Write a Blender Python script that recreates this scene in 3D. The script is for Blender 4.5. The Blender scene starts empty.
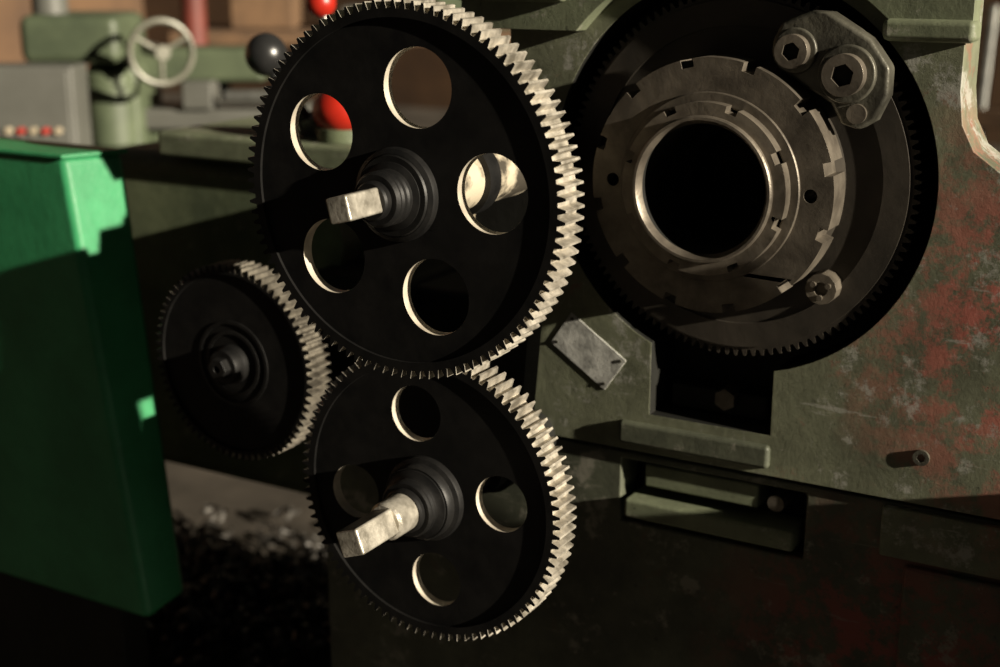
import bpy, bmesh, math, random
from math import sin, cos, pi, radians
from mathutils import Vector, Matrix
random.seed(4)
S = bpy.context.scene
COL = S.collection

# ------------------------------------------------------------------ materials
def newmat(name):
    m = bpy.data.materials.new(name); m.use_nodes = True
    nt = m.node_tree; b = nt.nodes['Principled BSDF']
    return m, nt, b

def noise(nt, scale, detail=6, rough=.6, vec=None):
    n = nt.nodes.new('ShaderNodeTexNoise')
    n.inputs['Scale'].default_value = scale
    n.inputs['Detail'].default_value = detail
    n.inputs['Roughness'].default_value = rough
    if vec: nt.links.new(vec, n.inputs['Vector'])
    return n.outputs['Fac']

def ramp(nt, fac, a, b, c0=(0,0,0,1), c1=(1,1,1,1)):
    r = nt.nodes.new('ShaderNodeValToRGB')
    r.color_ramp.elements[0].position = a; r.color_ramp.elements[1].position = b
    r.color_ramp.elements[0].color = c0; r.color_ramp.elements[1].color = c1
    nt.links.new(fac, r.inputs[0]); return r.outputs[0]

def mix(nt, fac, a, b):
    m = nt.nodes.new('ShaderNodeMix'); m.data_type = 'RGBA'
    if isinstance(fac, (int, float)): m.inputs[0].default_value = fac
    else: nt.links.new(fac, m.inputs[0])
    for k, v in ((6, a), (7, b)):
        if isinstance(v, tuple): m.inputs[k].default_value = (*v, 1) if len(v) == 3 else v
        else: nt.links.new(v, m.inputs[k])
    return m.outputs[2]

def mul(nt, a, b):
    m = nt.nodes.new('ShaderNodeMath'); m.operation = 'MULTIPLY'
    for k, v in ((0, a), (1, b)):
        if isinstance(v, (int, float)): m.inputs[k].default_value = v
        else: nt.links.new(v, m.inputs[k])
    return m.outputs[0]

def coords(nt):
    return nt.nodes.new('ShaderNodeTexCoord').outputs['Object']

def bump(nt, b, h, strength=.2, dist=.002):
    n = nt.nodes.new('ShaderNodeBump'); n.inputs['Strength'].default_value = strength
    n.inputs['Distance'].default_value = dist
    nt.links.new(h, n.inputs['Height']); nt.links.new(n.outputs[0], b.inputs['Normal'])

def simple(name, c1, c2, scale=20, rough=.5, metal=0., bmp=.15, a=.35, b_=.65, bd=.002, spec=.5):
    m, nt, b = newmat(name)
    v = coords(nt); n = noise(nt, scale, vec=v)
    nt.links.new(mix(nt, ramp(nt, n, a, b_), c1, c2), b.inputs['Base Color'])
    b.inputs['Roughness'].default_value = rough; b.inputs['Metallic'].default_value = metal
    b.inputs['Specular IOR Level'].default_value = spec
    if bmp: bump(nt, b, noise(nt, scale*4, vec=v), bmp, bd)
    return m

def paint(name, base, stain, chip, red=None, chipt=(.57, .61), rough=.5, redamt=.25, scratch=0):
    m, nt, b = newmat(name)
    v = coords(nt)
    c = mix(nt, ramp(nt, noise(nt, 5, 8, .7, v), .38, .62), base, stain)
    fine = noise(nt, 38, 10, .75, v)
    c = mix(nt, mul(nt, ramp(nt, fine, .5, .7), .5), c, stain)
    if red:
        cen, rad, colr = red
        d = nt.nodes.new('ShaderNodeVectorMath'); d.operation = 'DISTANCE'
        nt.links.new(v, d.inputs[0]); d.inputs[1].default_value = cen
        mask = ramp(nt, d.outputs['Value'], rad*.3, rad, (1, 1, 1, 1), (0, 0, 0, 1))
        n2 = ramp(nt, noise(nt, 14, 12, .78, v), .475, .545)
        c = mix(nt, mul(nt, mul(nt, mask, n2), .85), c, colr)
        n3 = ramp(nt, noise(nt, 9, 12, .8, v), .59, .63)
        c = mix(nt, mul(nt, n3, redamt), c, (colr[0]*.6, colr[1]*.5, colr[2]*.5))
    ch = ramp(nt, noise(nt, 16, 12, .8, v), chipt[0], chipt[1])
    c = mix(nt, mul(nt, ch, .8), c, chip)
    if scratch:
        mp = nt.nodes.new('ShaderNodeMapping'); mp.inputs['Rotation'].default_value = (0, .5, 0)
        mp.inputs['Scale'].default_value = (9, 30, 75)
        nt.links.new(v, mp.inputs['Vector'])
        s = ramp(nt, noise(nt, 1.0, 5, .7, mp.outputs[0]), .63, .67)
        c = mix(nt, mul(nt, s, scratch), c, chip)
        p2 = ramp(nt, noise(nt, 70, 4, .8, v), .66, .70)
        c = mix(nt, mul(nt, p2, .7), c, (.015, .014, .012))
    nt.links.new(c, b.inputs['Base Color'])
    b.inputs['Roughness'].default_value = rough
    b.inputs['Specular IOR Level'].default_value = .35
    bump(nt, b, fine, .35, .003)
    return m

M_BLACK = simple('oily_black_steel', (.004, .004, .004), (.009, .0085, .008), 30, .55, 0, .06, spec=.12)
M_BLACKHUB = simple('black_oxide', (.004, .004, .004), (.010, .0095, .009), 60, .48, .1, .1, spec=.3)
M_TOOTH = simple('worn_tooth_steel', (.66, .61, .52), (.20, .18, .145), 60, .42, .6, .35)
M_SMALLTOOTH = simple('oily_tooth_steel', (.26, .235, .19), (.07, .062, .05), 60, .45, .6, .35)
M_BRIGHT = simple('machined_steel', (.60, .56, .48), (.24, .22, .18), 60, .36, .6, .3)
M_SLEEVE = simple('bearing_sleeve', (.55, .48, .36), (.06, .052, .04), 26, .5, .3, .2, .45, .58)
M_HOLE = simple('hole_wall_steel', (.66, .60, .49), (.42, .37, .30), 40, .5, .4, .1)
M_SPIN = simple('spindle_steel', (.165, .142, .112), (.065, .055, .044), 22, .44, .5, .25)
M_SPIN2 = simple('spindle_collar_steel', (.23, .20, .16), (.10, .085, .068), 30, .40, .6, .25)
M_SGEAR = simple('greasy_gear_iron', (.044, .036, .027), (.018, .015, .011), 14, .55, .2, .2)
M_SGTEETH = simple('greasy_gear_teeth', (.07, .06, .045), (.03, .025, .02), 40, .5, .4, .2)
M_DARK = simple('dark_cast_iron', (.006, .006, .005), (.012, .012, .01), 15, .7, 0, .2, spec=.2)
M_BRACKET = simple('bracket_iron', (.11, .105, .082), (.035, .033, .026), 25, .42, .4, .5)
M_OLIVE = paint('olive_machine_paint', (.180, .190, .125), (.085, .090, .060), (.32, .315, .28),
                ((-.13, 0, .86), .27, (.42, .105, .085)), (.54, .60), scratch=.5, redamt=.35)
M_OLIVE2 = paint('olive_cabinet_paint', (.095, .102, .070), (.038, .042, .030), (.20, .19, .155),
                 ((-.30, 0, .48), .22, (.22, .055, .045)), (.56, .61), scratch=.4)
M_OLIVE3 = paint('olive_cap_paint', (.17, .19, .12), (.08, .09, .058), (.24, .235, .19), scratch=.3)
M_GREEN = paint('green_cover_paint', (.036, .235, .095), (.020, .155, .060), (.08, .30, .15), rough=.40, chipt=(.60, .72))
M_GBOX = paint('green_gearbox_paint', (.13, .15, .085), (.06, .075, .045), (.2, .2, .14))
M_RED = simple('red_enamel', (.38, .018, .008), (.28, .012, .006), 20, .35, 0, 0)
M_REDB = simple('red_button_plastic', (.40, .04, .03), (.3, .03, .02), 20, .5, 0, 0)
M_RUBBER = simple('black_bakelite', (.012, .012, .012), (.02, .02, .02), 20, .3, 0, 0)
M_PLATE = simple('aluminium_nameplate', (.60, .60, .56), (.26, .26, .24), 60, .5, .1, .2)
M_FLOOR = simple('oily_concrete', (.075, .063, .05), (.028, .024, .019), 3.5, .8, 0, .4, spec=.2)
M_WALL = simple('brown_plaster', (.095, .050, .022), (.055, .029, .014), 2, .85, 0, .1)
M_CREAM = simple('cream_paint', (.55, .47, .34), (.22, .18, .12), 9, .6, 0, .1)
M_GREY = simple('grey_cabinet_paint', (.10, .10, .088), (.07, .07, .06), 4, .5, 0, .05)
M_MILL = simple('milling_machine_green', (.085, .105, .060), (.045, .058, .034), 5, .5, 0, .05)
M_REDP = simple('rust_red_paint', (.12, .022, .013), (.07, .013, .008), 6, .6, 0, .05)
M_SWARF = simple('steel_swarf', (.075, .068, .058), (.018, .016, .014), 30, .5, .3, 0)
M_WOOD = simple('crate_wood', (.13, .072, .034), (.07, .038, .018), 6, .8, 0, .1)
M_CHROME = simple('polished_steel', (.26, .26, .235), (.15, .15, .14), 20, .35, .7, 0)
M_WHEEL = simple('painted_handwheel', (.17, .165, .13), (.10, .10, .075), 20, .4, .2, 0)

# ------------------------------------------------------------------ mesh helpers
def empty(name, loc=(0, 0, 0), rz=0):
    e = bpy.data.objects.new(name, None); e.empty_display_size = .05
    e.location = loc; e.rotation_euler = (0, 0, rz); COL.objects.link(e); return e

def finish(me, name, mats, parent, bevel=0, segs=2, sharp=30):
    me.name = name
    for p in me.polygons: p.use_smooth = True
    me.set_sharp_from_angle(angle=radians(sharp))
    for m in (mats if isinstance(mats, (list, tuple)) else [mats]): me.materials.append(m)
    o = bpy.data.objects.new(name, me); COL.objects.link(o)
    if parent: o.parent = parent
    if bevel:
        b = o.modifiers.new('bevel', 'BEVEL'); b.width = bevel; b.segments = segs
        b.limit_method = 'ANGLE'; b.angle_limit = radians(35); b.harden_normals = True
    return o

def circ(cx, cz, r, n=96, a0=0):
    return [(cx+r*cos(a0+2*pi*i/n), cz+r*sin(a0+2*pi*i/n)) for i in range(n)]

def plate(name, outline, holes, y0, y1, mats, parent=None, bevel=0, side=None, segs=2, sharp=30):
    """flat outline in XZ extruded between y0 and y1. side: None, True or a function(face centre)->bool
    choosing which side walls take the second material"""
    cu = bpy.data.curves.new('tmp', 'CURVE'); cu.dimensions = '2D'; cu.fill_mode = 'BOTH'
    cu.extrude = abs(y1-y0)/2
    for pts in [outline]+list(holes):
        sp = cu.splines.new('POLY'); sp.points.add(len(pts)-1); sp.use_cyclic_u = True
        for i, p in enumerate(pts): sp.points[i].co = (p[0], p[1], 0, 1)
    ob = bpy.data.objects.new('tmp', cu); COL.objects.link(ob)
    dg = bpy.context.evaluated_depsgraph_get(); dg.update()
    me = bpy.data.meshes.new_from_object(ob.evaluated_get(dg))
    bpy.data.objects.remove(ob)
    me.materials.clear()
    ym = (y0+y1)/2
    bm = bmesh.new(); bm.from_mesh(me)
    bmesh.ops.remove_doubles(bm, verts=bm.verts, dist=2e-6)
    for v in bm.verts:
        x, y, z = v.co; v.co = (x, ym-z, y)
    bmesh.ops.recalc_face_normals(bm, faces=bm.faces)
    bm.normal_update()
    flags = []
    for f in bm.faces:
        ok = bool(side) and abs(f.normal.y) <= .8
        if ok and callable(side): ok = side(f.calc_center_median())
        flags.append(1 if ok else 0)
    bm.to_mesh(me); bm.free()
    o = finish(me, name, mats, parent, bevel, segs, sharp)
    if side: me.polygons.foreach_set('material_index', flags); me.update()
    return o

def revolve(name, prof, cx, cz, mats, parent=None, n=72, midx=None):
    """closed profile [(r,y)] about the Y-parallel axis through (cx,cz)"""
    bm = bmesh.new(); rings = []
    for r, y in prof:
        if r < 1e-6: rings.append([bm.verts.new((cx, y, cz))])
        else: rings.append([bm.verts.new((cx+r*cos(2*pi*i/n), y, cz+r*sin(2*pi*i/n))) for i in range(n)])
    for k in range(len(prof)):
        a, b = rings[k], rings[(k+1) % len(prof)]
        if len(a) == 1 and len(b) == 1: continue
        for i in range(n):
            j = (i+1) % n
            vs = [a[0], b[i], b[j]] if len(a) == 1 else ([a[i], b[0], a[j]] if len(b) == 1 else [a[i], b[i], b[j], a[j]])
            f = bm.faces.new(vs)
            if midx: f.material_index = midx[k]
    bmesh.ops.recalc_face_normals(bm, faces=bm.faces)
    me = bpy.data.meshes.new(name); bm.to_mesh(me); bm.free()
    return finish(me, name, mats, parent)

def box(name, x0, x1, y0, y1, z0, z1, mat, parent=None, bevel=.003, rot=None):
    bm = bmesh.new(); bmesh.ops.create_cube(bm, size=1)
    for v in bm.verts: v.co = Vector((v.co.x*(x1-x0), v.co.y*(y1-y0), v.co.z*(z1-z0)))
    if rot is not None: bmesh.ops.rotate(bm, verts=bm.verts, matrix=rot)
    bmesh.ops.translate(bm, verts=bm.verts, vec=((x0+x1)/2, (y0+y1)/2, (z0+z1)/2))
    me = bpy.data.meshes.new(name); bm.to_mesh(me); bm.free()
    return finish(me, name, mat, parent, bevel)

def rod(name, a, b, r, mat, parent=None, n=32, r2=None, bevel=0):
    a, b = Vector(a), Vector(b); d = b-a
    bm = bmesh.new()
    bmesh.ops.create_cone(bm, cap_ends=True, segments=n, radius1=r, radius2=r if r2 is None else r2, depth=d.length)
    bmesh.ops.transform(bm, verts=bm.verts, matrix=Matrix.Translation((a+b)/2) @ d.to_track_quat('Z', 'Y').to_matrix().to_4x4())
    me = bpy.data.meshes.new(name); bm.to_mesh(me); bm.free()
    return finish(me, name, mat, parent, bevel)

def ball(name, c, r, mat, parent=None, sc=(1, 1, 1)):
    bm = bmesh.new(); bmesh.ops.create_uvsphere(bm, u_segments=32, v_segments=20, radius=r)
    for v in bm.verts: v.co = Vector((v.co.x*sc[0], v.co.y*sc[1], v.co.z*sc[2]))+Vector(c)
    me = bpy.data.meshes.new(name); bm.to_mesh(me); bm.free()
    return finish(me, name, mat, parent)

def hexa(name, corners, mat, parent=None, bevel=.004):
    bm = bmesh.new(); v = [bm.verts.new(c) for c in corners]
    for f in ((0, 1, 2, 3), (7, 6, 5, 4), (0, 4, 5, 1), (1, 5, 6, 2), (2, 6, 7, 3), (3, 7, 4, 0)):
        bm.faces.new([v[i] for i in f])
    bmesh.ops.recalc_face_normals(bm, faces=bm.faces)
    me = bpy.data.meshes.new(name); bm.to_mesh(me); bm.free()
    return finish(me, name, mat, parent, bevel)

def prism_x(name, yz, x0, x1, mat, parent=None, bevel=.003):
    bm = bmesh.new()
    a = [bm.verts.new((x0, y, z)) for y, z in yz]; b = [bm.verts.new((x1, y, z)) for y, z in yz]
    bm.faces.new(a); bm.faces.new(b[::-1])
    for i in range(len(yz)):
        j = (i+1) % len(yz); bm.faces.new((a[i], a[j], b[j], b[i]))
    bmesh.ops.recalc_face_normals(bm, faces=bm.faces)
    me = bpy.data.meshes.new(name); bm.to_mesh(me); bm.free()
    return finish(me, name, mat, parent, bevel)

def teeth(cx, cz, ro, depth, n, ph=0):
    pts = []; rr = ro-depth
    for i in range(n):
        a = 2*pi*(i+ph)/n; p = 2*pi/n
        for f, r in ((-.32, rr), (-.215, rr+depth*.5), (-.11, ro), (.11, ro), (.215, rr+depth*.5), (.32, rr)):
            pts.append((cx+r*cos(a+f*p), cz+r*sin(a+f*p)))
    return pts

def sq(cx, cz, s, rot):
    return [(cx+s*.7071*cos(rot+pi/4+k*pi/2), cz+s*.7071*sin(rot+pi/4+k*pi/2)) for k in range(4)]

def capbolt(name, cx, cz, r, yb, yf, mat, parent):
    plate(name+'_head', circ(cx, cz, r, 40), [circ(cx, cz, r*.55, 6, .3)], yf, yb, mat, parent, .0012)
    rod(name+'_core', (cx, yf+.007, cz), (cx, yb+.01, cz), r*.7, M_DARK, parent)

# ------------------------------------------------------------------ room
def slab(name, x0, x1, y0, y1, z0, z1, mat): return box(name, x0, x1, y0, y1, z0, z1, mat, None, 0)
slab('floor', -9, 4, -4, 9, -.1, 0, M_FLOOR)
slab('wall_back', -9, 4, 8, 8.15, 0, 3.6, M_WALL)
slab('wall_left', -9.15, -9, -4, 8.15, 0, 3.6, M_WALL)

# ------------------------------------------------------------------ lathe body
L = empty('lathe')
SX, SZ = -.484, .983      # spindle axis
RR = .199                 # recess radius
key = []
hw0, hw1 = -.566, -.432
aL = math.atan2(-math.sqrt(RR**2-(hw0-SX)**2), hw0-SX); aR = math.atan2(-math.sqrt(RR**2-(hw1-SX)**2), hw1-SX)
n = 110
for i in range(n+1):
    a = aR+(aL+2*pi-aR)*i/n
    key.append((SX+RR*cos(a), SZ+RR*sin(a)))
key += [(hw0, .722), (hw1, .722)]
XL = -.738
outl = [(XL, .678), (.16, .678), (.16, .985), (-.12, .990), (-.19, .997), (-.232, 1.008), (-.256, 1.025), (-.268, 1.048), (-.272, 1.078),
        (-.272, 1.40), (XL, 1.40)]
inner = lambda c: (math.hypot(c.x-SX, c.z-SZ) < .203) or (-.57 < c.x < -.43 and .70 < c.z < .83)
plate('headstock_front', outl, [key], 0, .065, [M_OLIVE, M_DARK], L, .006, inner, 4)
box('headstock_recess_back', -.715, -.285, .065, .085, .70, 1.36, M_DARK, L, 0)
box('headstock_core', -.71, -.42, .085, .50, .70, 1.02, M_OLIVE, L, .01)
box('headstock_base', -.71, .15, .0655, .50, .678, .95, M_OLIVE, L, .01)
cap = [(-.785, 1.122), (-.785, 1.42), (-.262, 1.42), (-.262, 1.122)]
R2 = .216
h = 1.122-SZ; w = math.sqrt(R2**2-h**2); a0 = math.atan2(h, w)
cap += [(SX+R2*cos(a0+(pi-2*a0)*i/40), SZ+R2*sin(a0+(pi-2*a0)*i/40)) for i in range(41)]
plate('headstock_cap', cap, [], -.022, .002, M_OLIVE3, L, .006, None, 3)
box('headstock_cap_lip', -.79, -.66, -.032, 0, 1.150, 1.172, M_OLIVE3, L, .006)
box('headstock_cap_rib', -.34, -.258, -.030, 0, 1.122, 1.142, M_OLIVE3, L, .006)
box('slot_block', -.555, -.445, .03, .06, .725, .752, M_DARK, L, .004)
rod('slot_bolt', (-.49, .02, .745), (-.49, .06, .745), .012, M_SPIN, L, 6)
box('rib', -.60, -.43, -.007, .004, .686, .712, M_OLIVE2, L, .005)
low = [(-1.01, 0), (.16, 0), (.16, .673), (-1.01, .673)]
pocket = [(-.600, .592), (-.392, .592), (-.392, .664), (-.600, .664)]
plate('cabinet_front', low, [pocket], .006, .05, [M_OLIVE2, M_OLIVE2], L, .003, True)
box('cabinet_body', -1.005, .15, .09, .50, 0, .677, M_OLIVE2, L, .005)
box('cabinet_side', -1.005, -.97, .05, .1, 0, .67, M_OLIVE2, L, .002)
box('pocket_back', -.62, -.37, .051, .09, .55, .672, M_DARK, L, .001)
box('pocket_plate', -.575, -.445, .012, .05, .634, .661, M_OLIVE3, L, .003)
box('pocket_shelf', -.592, -.400, -.004, .045, .600, .622, M_OLIVE3, L, .004)
rod('pocket_pin', (-.425, .010, .645), (-.425, .05, .645), .009, M_SPIN, L)
box('cabinet_panel_side', -.313, .158, -.002, .008, .617, .670, M_OLIVE, L, .003)
box('cabinet_panel', -.287, .158, -.003, .008, .02, .611, M_OLIVE2, L, .004)
for i, (x, z) in enumerate(((-.279, .727), (-.05, .75))):
    capbolt('cover_screw_%d' % i, x, z, .008, .002, -.003, M_BRACKET, L)
# added out-of-view panel with rim and pins, shaped to shade cover and lower body
prism_x('shade_panel', [(-.012, .30), (-.225, .30), (-.225, 1.07), (-.125, 1.07), (-.085, .80), (-.012, .78)], .06, .085, M_GREEN, L, .004)
prism_x('shade_panel_rim', [(-.225, .30), (-.225, 1.07), (-.205, 1.07), (-.205, .30)], .03, .06, M_GREEN, L, .003)
for i, z in enumerate((.42, .70)):
    rod('shade_panel_pin_%d' % i, (.085, -.008, z-.03), (.085, -.008, z+.03), .010, M_CHROME, L)
np_ = empty('nameplate')
def rotrect(cx, cz, w, h, a):
    out = []
    for sx, sz in ((-1, -1), (1, -1), (1, 1), (-1, 1)):
        x, z = sx*w/2, sz*h/2; out.append((cx+x*cos(a)-z*sin(a), cz+x*sin(a)+z*cos(a)))
    return out
NA = radians(-34)
plate('plate', rotrect(-.640, .782, .080, .044, NA), [], -.0012, .0005, M_PLATE, np_, .0003)
for i in range(4):
    q = rotrect(-.640, .782, .070, .034, NA)[i]
    rod('rivet_%d' % i, (q[0], -.0022, q[1]), (q[0], 0, q[1]), .0020, M_BRACKET, np_, 12)

box('gearbox_housing', -1.68, -1.15, .30, .50, .37, .895, M_GBOX, L, .03)
box('gearbox_lid', -1.52, -1.13, .28, .51, .895, .935, M_OLIVE3, L, .008)
box('gearbox_link', -1.18, -.72, .2, .5, .38, .77, M_DARK, L, .01)
rod('gearbox_boss', (-1.22, .25, .80), (-1.22, .32, .80), .07, M_GBOX, L, 40, .06)
BG = (-.681, .994); LG = (-.709, .675); SG = (-1.012, .751)
def capsule(a, b, r, holes=()):
    a, b = Vector(a), Vector(b); d = math.atan2(b.y-a.y, b.x-a.x)
    pts = [(b.x+r*cos(d-pi/2+pi*i/20), b.y+r*sin(d-pi/2+pi*i/20)) for i in range(21)]
    pts += [(a.x+r*cos(d+pi/2+pi*i/20), a.y+r*sin(d+pi/2+pi*i/20)) for i in range(21)]
    return pts
plate('quadrant_arm', capsule(BG, LG, .036), [], -.10, -.07, M_DARK, L, .003)
plate('quadrant_arm_side', capsule(LG, SG, .034), [], -.068, -.04, M_DARK, L, .003)
rod('quadrant_stud', (LG[0], -.12, LG[1]), (LG[0], .1, LG[1]), .03, M_DARK, L)
rod('input_shaft', (BG[0], -.10, BG[1]), (BG[0], .1, BG[1]), .026, M_DARK, L)
rod('gearbox_input_shaft', (SG[0], -.10, SG[1]), (SG[0], .35, SG[1]), .024, M_DARK, L)

lv = empty('shift_lever')
rod('stem', (-1.275, .36, .936), (-1.315, .31, 1.035), .012, M_RUBBER, lv, 24, .009)
ball('knob', (-1.318, .305, 1.055), .031, M_RUBBER, lv)
rod('collar', (-1.275, .36, .936), (-1.279, .35, .965), .022, M_CHROME, lv)
lr = empty('red_knob_lever')
rod('base', (-1.20, .33, .936), (-1.20, .33, .955), .040, M_GBOX, lr)
ball('cap', (-1.20, .33, .980), .046, M_RED, lr, (1, 1, .8))
rod('stem', (-1.20, .33, .98), (-1.225, .32, 1.12), .007, M_CHROME, lr)
ball('knob', (-1.228, .32, 1.130), .022, M_RED, lr)

# ------------------------------------------------------------------ spindle assembly
SP = empty('spindle_assembly')
plate('spindle_gear', teeth(SX, SZ, .183, .0065, 120), [circ(SX, SZ, .075)], .005, .04, [M_SGEAR, M_SGTEETH], SP, 0, True)
plate('spindle_gear_rim_step', circ(SX, SZ, .173, 128), [circ(SX, SZ, .148, 128)], .002, .006, M_SGEAR, SP, .001)
revolve('spindle_gear_hub', [(.07, .006), (.07, -.03), (.110, -.03), (.112, -.028), (.112, .006)], SX, SZ, M_SGEAR, SP, 96)
def notched(cx, cz, r, d, nn, wf, seg=14, ph=0):
    pts = []
    for i in range(nn):
        a = 2*pi*i/nn+ph; p = 2*pi/nn; w = wf/r
        for k in range(seg+1):
            t = a+w/2+(p-w)*k/seg; pts.append((cx+r*cos(t), cz+r*sin(t)))
        t0 = a+p-w/2; t1 = a+p+w/2
        pts.append((cx+(r-d)*cos(t0), cz+(r-d)*sin(t0))); pts.append((cx+(r-d)*cos(t1), cz+(r-d)*sin(t1)))
    return pts
fh = [circ(SX+.100*cos(a), SZ+.100*sin(a), .0065, 20) for a in (0, pi)]
plate('flange', notched(SX, SZ, .122, .008, 12, .013, ph=.22), [circ(SX, SZ, .078)]+fh, -.066, -.032, [M_SPIN, M_SPIN2], SP, .0012, True)
revolve('flange_step', [(.08, -.064), (.08, -.0685), (.0895, -.0685), (.0905, -.0675), (.0905, -.064)], SX, SZ, M_SPIN, SP, 96)
plate('locking_collar', notched(SX, SZ, .082, .006, 8, .012, ph=.45), [circ(SX, SZ, .069)], -.082, -.05, [M_SPIN2, M_SPIN2], SP, .0015, True)
revolve('spindle_tube', [(.070, .2), (.070, -.086), (.0685, -.0875), (.066, -.0875), (.062, -.080), (.062, .2)], SX, SZ,
        [M_SPIN2, M_DARK], SP, 96, midx=[0, 0, 0, 0, 1, 1])
revolve('bore_step', [(.063, .02), (.050, .02), (.050, .19), (.063, .19)], SX, SZ, M_DARK, SP, 64)
revolve('bore_end', [(0, .188), (.063, .188), (.063, .199), (0, .199)], SX, SZ, M_DARK, SP, 64)
bx, bz = -.384, .885
plate('gear_nut', circ(bx, bz, .0155, 12), [circ(bx, bz, .007, 20)], -.016, .006, M_SPIN, SP, .001)
for k in range(3):
    a = k*2*pi/3+.5
    rod('gear_nut_pin_%d' % k, (bx+.0085*cos(a), -.019, bz+.0085*sin(a)), (bx+.0085*cos(a), 0, bz+.0085*sin(a)), .0028, M_SPIN2, SP, 12)
rod('gear_nut_core', (bx, -.010, bz), (bx, .01, bz), .0072, M_SPIN2, SP, 20)
br = empty('clamp_bracket')
bo = [(-.432, 1.098), (-.436, 1.120), (-.428, 1.137), (-.400, 1.148), (-.382, 1.147), (-.345, 1.125), (-.326, 1.100),
      (-.326, 1.075), (-.336, 1.052), (-.350, 1.043), (-.368, 1.048), (-.378, 1.066), (-.400, 1.078)]
plate('body', bo, [], -.044, -.022, [M_BRACKET, M_BRACKET], br, .004, True, 3)
plate('foot', [(-.42, 1.10), (-.40, 1.13), (-.35, 1.11), (-.345, 1.06), (-.38, 1.08)], [], -.024, .002, M_DARK, br, .002)
rod('small_boss', (-.413, -.048, 1.112), (-.413, -.02, 1.112), .021, M_BRACKET, br, 40, bevel=.002)
capbolt('small_bolt', -.413, 1.112, .0155, -.046, -.058, M_SPIN2, br)
rod('large_boss', (-.363, -.050, 1.093), (-.363, -.02, 1.093), .0265, M_BRACKET, br, 40, bevel=.002)
capbolt('large_bolt', -.363, 1.093, .019, -.048, -.062, M_SPIN2, br)
rod('lower_pin', (-.352, -.048, 1.058), (-.352, -.02, 1.058), .009, M_SPIN2, br, 24)

# ------------------------------------------------------------------ change gears
def change_gear(name, c, ro, nt_, y0, th, rin, nholes, rh, hr, ph, hub, mat_t, dep=.0075, hp=.016):
    g = empty(name)
    cx, cz = c
    plate('toothed_rim', teeth(cx, cz, ro, dep, nt_), [circ(cx, cz, rin, 160)], y0, y0+th, [M_BLACK, mat_t], g, 0,
          lambda q: math.hypot(q.x-cx, q.z-cz) > ro-dep*1.4, sharp=20)
    hs = [circ(cx+rh*cos(ph+2*pi*k/nholes), cz+rh*sin(ph+2*pi*k/nholes), hr, 56) for k in range(nholes)] if nholes else []
    plate('web', circ(cx, cz, rin+.0015, 160), hs, y0+.003, y0+.015, [M_BLACK, M_HOLE], g, .0008, True)
    revolve('hub', [(.0, y0+th-.003), (.0, y0-hp), (hub*.86, y0-hp), (hub*.90, y0-hp+.003), (hub*.90, y0-.006), (hub, y0-.004), (hub*1.02, y0-.001), (hub*1.02, y0+th-.003)], cx, cz, M_BLACKHUB, g, 72)
    return g

g1 = change_gear('change_gear', BG, .167, 104, -.302, .034, .152, 5, .096, .0345, radians(5), .041, M_TOOTH, hp=.008)
cx, cz = BG
revolve('nut', [(0, -.30), (0, -.334), (.022, -.334), (.0245, -.331), (.0245, -.329), (.023, -.327), (.0245, -.325), (.0245, -.321), (.023, -.319), (.0245, -.317), (.0245, -.313), (.030, -.311), (.031, -.30)], cx, cz, M_BLACKHUB, g1, 64)
revolve('shaft_shoulder', [(0, -.33), (0, -.342), (.0155, -.342), (.017, -.340), (.017, -.33)], cx, cz, M_BLACKHUB, g1, 48)
plate('square_shaft_end', sq(cx, cz, .022, radians(14)), [], -.388, -.34, M_BRIGHT, g1, .0022, None, 3)
rod('bearing_sleeve', (cx, -.28, cz), (cx, -.104, cz), .030, M_SLEEVE, g1, 48)
rod('sleeve_collar', (cx, -.20, cz), (cx, -.18, cz), .036, M_BLACKHUB, g1, 48)
g2 = change_gear('change_gear', LG, .152, 94, -.222, .034, .137, 4, .087, .0285, radians(97), .043, M_TOOTH)
cx, cz = LG
revolve('nut', [(0, -.23), (0, -.256), (.027, -.256), (.029, -.254), (.029, -.252), (.027, -.250), (.029, -.248), (.029, -.246), (.027, -.244), (.029, -.242), (.035, -.24), (.035, -.23)], cx, cz, M_BLACKHUB, g2, 64)
revolve('shaft_round', [(0, -.25), (0, -.292), (.0165, -.292), (.019, -.289), (.019, -.25)], cx, cz, M_BRIGHT, g2, 56)
revolve('shaft_ring', [(0, -.25), (0, -.262), (.0205, -.262), (.0225, -.26), (.0225, -.25)], cx, cz, M_BLACKHUB, g2, 56)
plate('square_shaft_end', sq(cx, cz, .0255, radians(20)), [], -.349, -.290, M_BRIGHT, g2, .0022, None, 3)
rod('arbor', (cx, -.23, cz), (cx, -.12, cz), .022, M_BLACKHUB, g2)
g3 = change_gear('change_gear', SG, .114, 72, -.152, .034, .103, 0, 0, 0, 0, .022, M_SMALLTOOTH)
cx, cz = SG
revolve('washer', [(0, -.15), (0, -.166), (.017, -.166), (.019, -.164), (.019, -.15)], cx, cz, M_BLACKHUB, g3, 48)
plate('nut', circ(cx, cz, .013, 6), [circ(cx, cz, .004, 16)], -.178, -.165, M_BLACKHUB, g3, .001)
for k, rr_ in enumerate((.034, .046)):
    revolve('web_ring_%d' % k, [(rr_, -.148), (rr_, -.1505), (rr_+.004, -.1505), (rr_+.004, -.148)], cx, cz, M_BLACKHUB, g3, 64)
rod('arbor', (cx, -.16, cz), (cx, -.09, cz), .02, M_BLACKHUB, g3)
plate('pinion', teeth(cx, cz, .060, .0065, 38), [circ(cx, cz, .018)], -.112, -.102, [M_BLACK, M_SMALLTOOTH], g3, 0, True)

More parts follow.
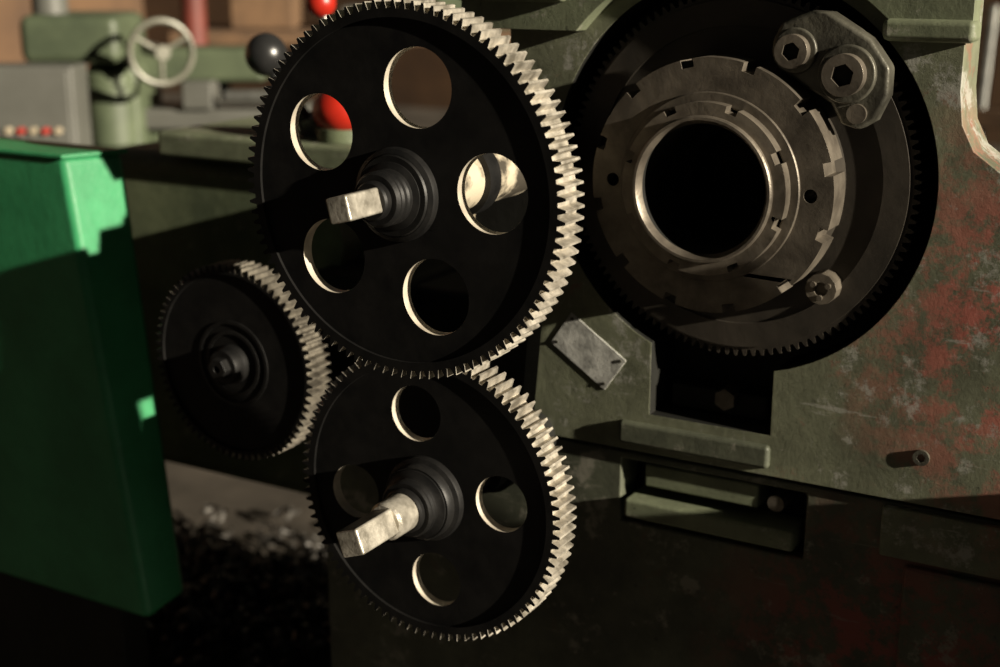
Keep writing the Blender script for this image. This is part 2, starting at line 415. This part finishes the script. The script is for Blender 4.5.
# ------------------------------------------------------------------ green cover box
cb = empty('green_gear_cover')
DY, DXX = -.024, .020
def sh(p): return (p[0]+DXX, p[1]+DY, p[2])
hexa('shell', [sh(p) for p in [(-1.95, .024, .285), (-1.346, .024, .285), (-1.346, .104, .295), (-1.95, .104, .295),
               (-1.95, .024, .936), (-1.441, .024, .936), (-1.410, .106, .936), (-1.95, .106, .936)]], M_GREEN, cb, .010)
hexa('top_flange', [sh(p) for p in [(-1.96, .020, .934), (-1.438, .020, .934), (-1.406, .110, .934), (-1.96, .110, .934),
                    (-1.96, .020, .940), (-1.438, .020, .940), (-1.406, .110, .940), (-1.96, .110, .940)]], M_GREEN, cb, .002)
box('stand', -1.88, -1.40, .02, .07, 0, .289, M_DARK, cb, .004)
box('stand_foot', -1.93, -1.36, -.04, .13, 0, .03, M_DARK, cb, .004)

# ------------------------------------------------------------------ swarf on the floor
def swarf():
    bm = bmesh.new()
    for _ in range(1000):
        px, py = random.gauss(-1.60, .17), random.gauss(.50, .14)
        pz = .006+abs(random.gauss(0, .018))
        R = random.uniform(.008, .026); turns = random.uniform(.4, 1.4); pitch = random.uniform(.004, .02)
        wd = random.uniform(.004, .012)
        if px > -1.1 or py < .19: continue
        M = Matrix.Translation((px, py, pz+R)) @ Matrix.Rotation(random.uniform(0, pi*2), 4, 'Z') @ Matrix.Rotation(random.uniform(0, pi), 4, 'X')
        prev = None; k = max(5, int(turns*8))
        for i in range(k):
            a = turns*2*pi*i/k
            p = Vector((R*cos(a), R*sin(a), pitch*i/k*turns))
            u = bm.verts.new(M @ p); v = bm.verts.new(M @ (p+Vector((0, 0, wd))))
            if prev: bm.faces.new((prev[0], u, v, prev[1]))
            prev = (u, v)
    for v in bm.verts: v.co.z = max(v.co.z, .002)
    me = bpy.data.meshes.new('metal_swarf_pile'); bm.to_mesh(me); bm.free()
    me.materials.append(M_SWARF)
    o = bpy.data.objects.new('metal_swarf_pile', me); COL.objects.link(o)
swarf()

# ------------------------------------------------------------------ background milling machine
ml = empty('milling_machine', (-3.04, 1.6, 0), radians(30))
box('base', -.25, .45, -.25, .35, 0, .12, M_MILL, ml, .02)
box('column', .0, .16, -.05, .25, .1, .90, M_MILL, ml, .04)
rod('column_turret', (.07, -.02, .66), (.07, -.02, .87), .075, M_MILL, ml, 40, bevel=.01)
rod('column_ring', (.07, -.02, .80), (.07, -.02, .83), .088, M_MILL, ml, 40, bevel=.006)
box('head', -.15, .13, -.12, .2, .895, 1.03, M_MILL, ml, .03)
rod('head_motor', (-.09, 0, 1.02), (-.09, 0, 1.12), .05, M_GREY, ml, 32, bevel=.008)
box('ram', .1, .5, .05, .2, .83, .93, M_MILL, ml, .02)
box('table', .1, .62, .0, .22, .70, .76, M_GREY, ml, .01)
box('knee', .15, .40, .03, .25, .1, .70, M_MILL, ml, .02)
box('vice', .27, .36, -.02, .1, .76, .84, M_GREY, ml, .008)
rod('table_screw', (.4, -.03, .80), (.62, -.03, .80), .018, M_CHROME, ml)
def torus(name, c, R, r, rot, mat, parent):
    bm = bmesh.new(); rings = []
    for i in range(48):
        a = 2*pi*i/48
        rings.append([bm.verts.new(((R+r*cos(b))*cos(a), r*sin(b), (R+r*cos(b))*sin(a))) for b in [2*pi*j/12 for j in range(12)]])
    for i in range(48):
        for j in range(12):
            bm.faces.new((rings[i][j], rings[(i+1) % 48][j], rings[(i+1) % 48][(j+1) % 12], rings[i][(j+1) % 12]))
    bmesh.ops.transform(bm, verts=bm.verts, matrix=Matrix.Translation(c) @ Matrix.Rotation(rot, 4, 'Z'))
    bmesh.ops.recalc_face_normals(bm, faces=bm.faces)
    me = bpy.data.meshes.new(name); bm.to_mesh(me); bm.free(); return finish(me, name, mat, parent)
wc = Vector((.265, -.20, .935)); wr = radians(25)
torus('handwheel_rim', wc, .084, .009, wr, M_WHEEL, ml)
for k in range(3):
    a = k*2*pi/3+.5
    d = Matrix.Rotation(wr, 3, 'Z') @ Vector((cos(a), 0, sin(a)))
    rod('handwheel_spoke_%d' % k, wc, wc+d*.082, .007, M_WHEEL, ml, 12)
ax = Matrix.Rotation(wr, 3, 'Z') @ Vector((0, 1, 0))
rod('handwheel_hub', wc-ax*.02, wc+ax*.2, .02, M_WHEEL, ml)
ec = empty('electrical_cabinet', (-3.04, 1.6, 0), radians(30))
DX = .10
box('case', -.262+DX, -.015+DX, -.42, -.28, .665, .915, M_GREY, ec, .008)
box('door', -.250+DX, -.027+DX, -.428, -.418, .678, .903, M_GREY, ec, .004)
box('door_recess', -.245+DX, -.222+DX, -.431, -.426, .69, .89, M_DARK, ec, .002)
box('post', -.18+DX, -.10+DX, -.38, -.30, 0, .67, M_GREY, ec, .004)
for k in range(5):
    rod('button_%d' % k, (-.185+DX+.032*k, -.440, .752), (-.185+DX+.032*k, -.425, .752), .009, (M_REDB if k % 2 else M_CREAM), ec, 20)

pl = rod('red_post', (-4.30, 3.45, 0), (-4.30, 3.45, 3.0), .055, M_REDP)
pc = rod('cream_column', (-1.70, 1.55, 0), (-1.70, 1.55, .86), .060, M_CREAM)
wb = empty('workbench', (-3.9, 4.4, 0), radians(30))
box('top', -1.0, 1.6, -.35, .35, .78, .84, M_WOOD, wb, .006)
for i, (x, y) in enumerate(((-.9, -.3), (1.5, -.3), (-.9, .3), (1.5, .3))):
    box('leg_%d' % i, x-.04, x+.04, y-.04, y+.04, 0, .79, M_DARK, wb, .004)
for i, (x, w_, h_, m) in enumerate(((-.6, .3, .16, M_WOOD), (-.1, .25, .1, M_GREY), (.4, .35, .2, M_MILL), (1.0, .4, .14, M_WOOD))):
    box('toolbox_%d' % i, x-w_/2, x+w_/2, -.15, .15, .842, .842+h_, m, wb, .01)
rk = empty('pipe_rack', (-1.0, 4.2, 0), 0)
for k in range(5):
    rod('pipe_%d' % k, (-.1+.16*k, 0, 0), (-.1+.16*k+.02, .1, 1.0+.1*(k % 3)), .03, (M_CREAM if k % 2 else M_CHROME), rk)
box('rail', -.2, .75, .02, .1, .55, .62, M_WOOD, rk, .004)

# ------------------------------------------------------------------ light
def sun(name, d, e, col, ang):
    l = bpy.data.lights.new(name, 'SUN'); l.energy = e; l.color = col; l.angle = radians(ang)
    o = bpy.data.objects.new(name, l); o.rotation_euler = Vector(d).to_track_quat('Z', 'Y').to_euler()
    o.location = (2, -1, 3); COL.objects.link(o)
sun('sun', (.93, -.105, .28), 11, (1, .895, .72), .6)
W = bpy.data.worlds.new('world'); S.world = W; W.use_nodes = True
W.node_tree.nodes['Background'].inputs[0].default_value = (.95, .93, .90, 1)
W.node_tree.nodes['Background'].inputs[1].default_value = .020

S.view_settings.view_transform = 'Standard'

# ------------------------------------------------------------------ camera
cam = bpy.data.cameras.new('camera'); cam.lens = 50; cam.sensor_width = 36
co = bpy.data.objects.new('camera', cam); COL.objects.link(co)
co.location = (0, -1.30, 1.20); co.rotation_euler = (radians(90-15.4), 0, radians(30))
cam.dof.use_dof = True; cam.dof.focus_distance = 1.24; cam.dof.aperture_fstop = 4.2
cam.clip_start = .02
S.camera = co
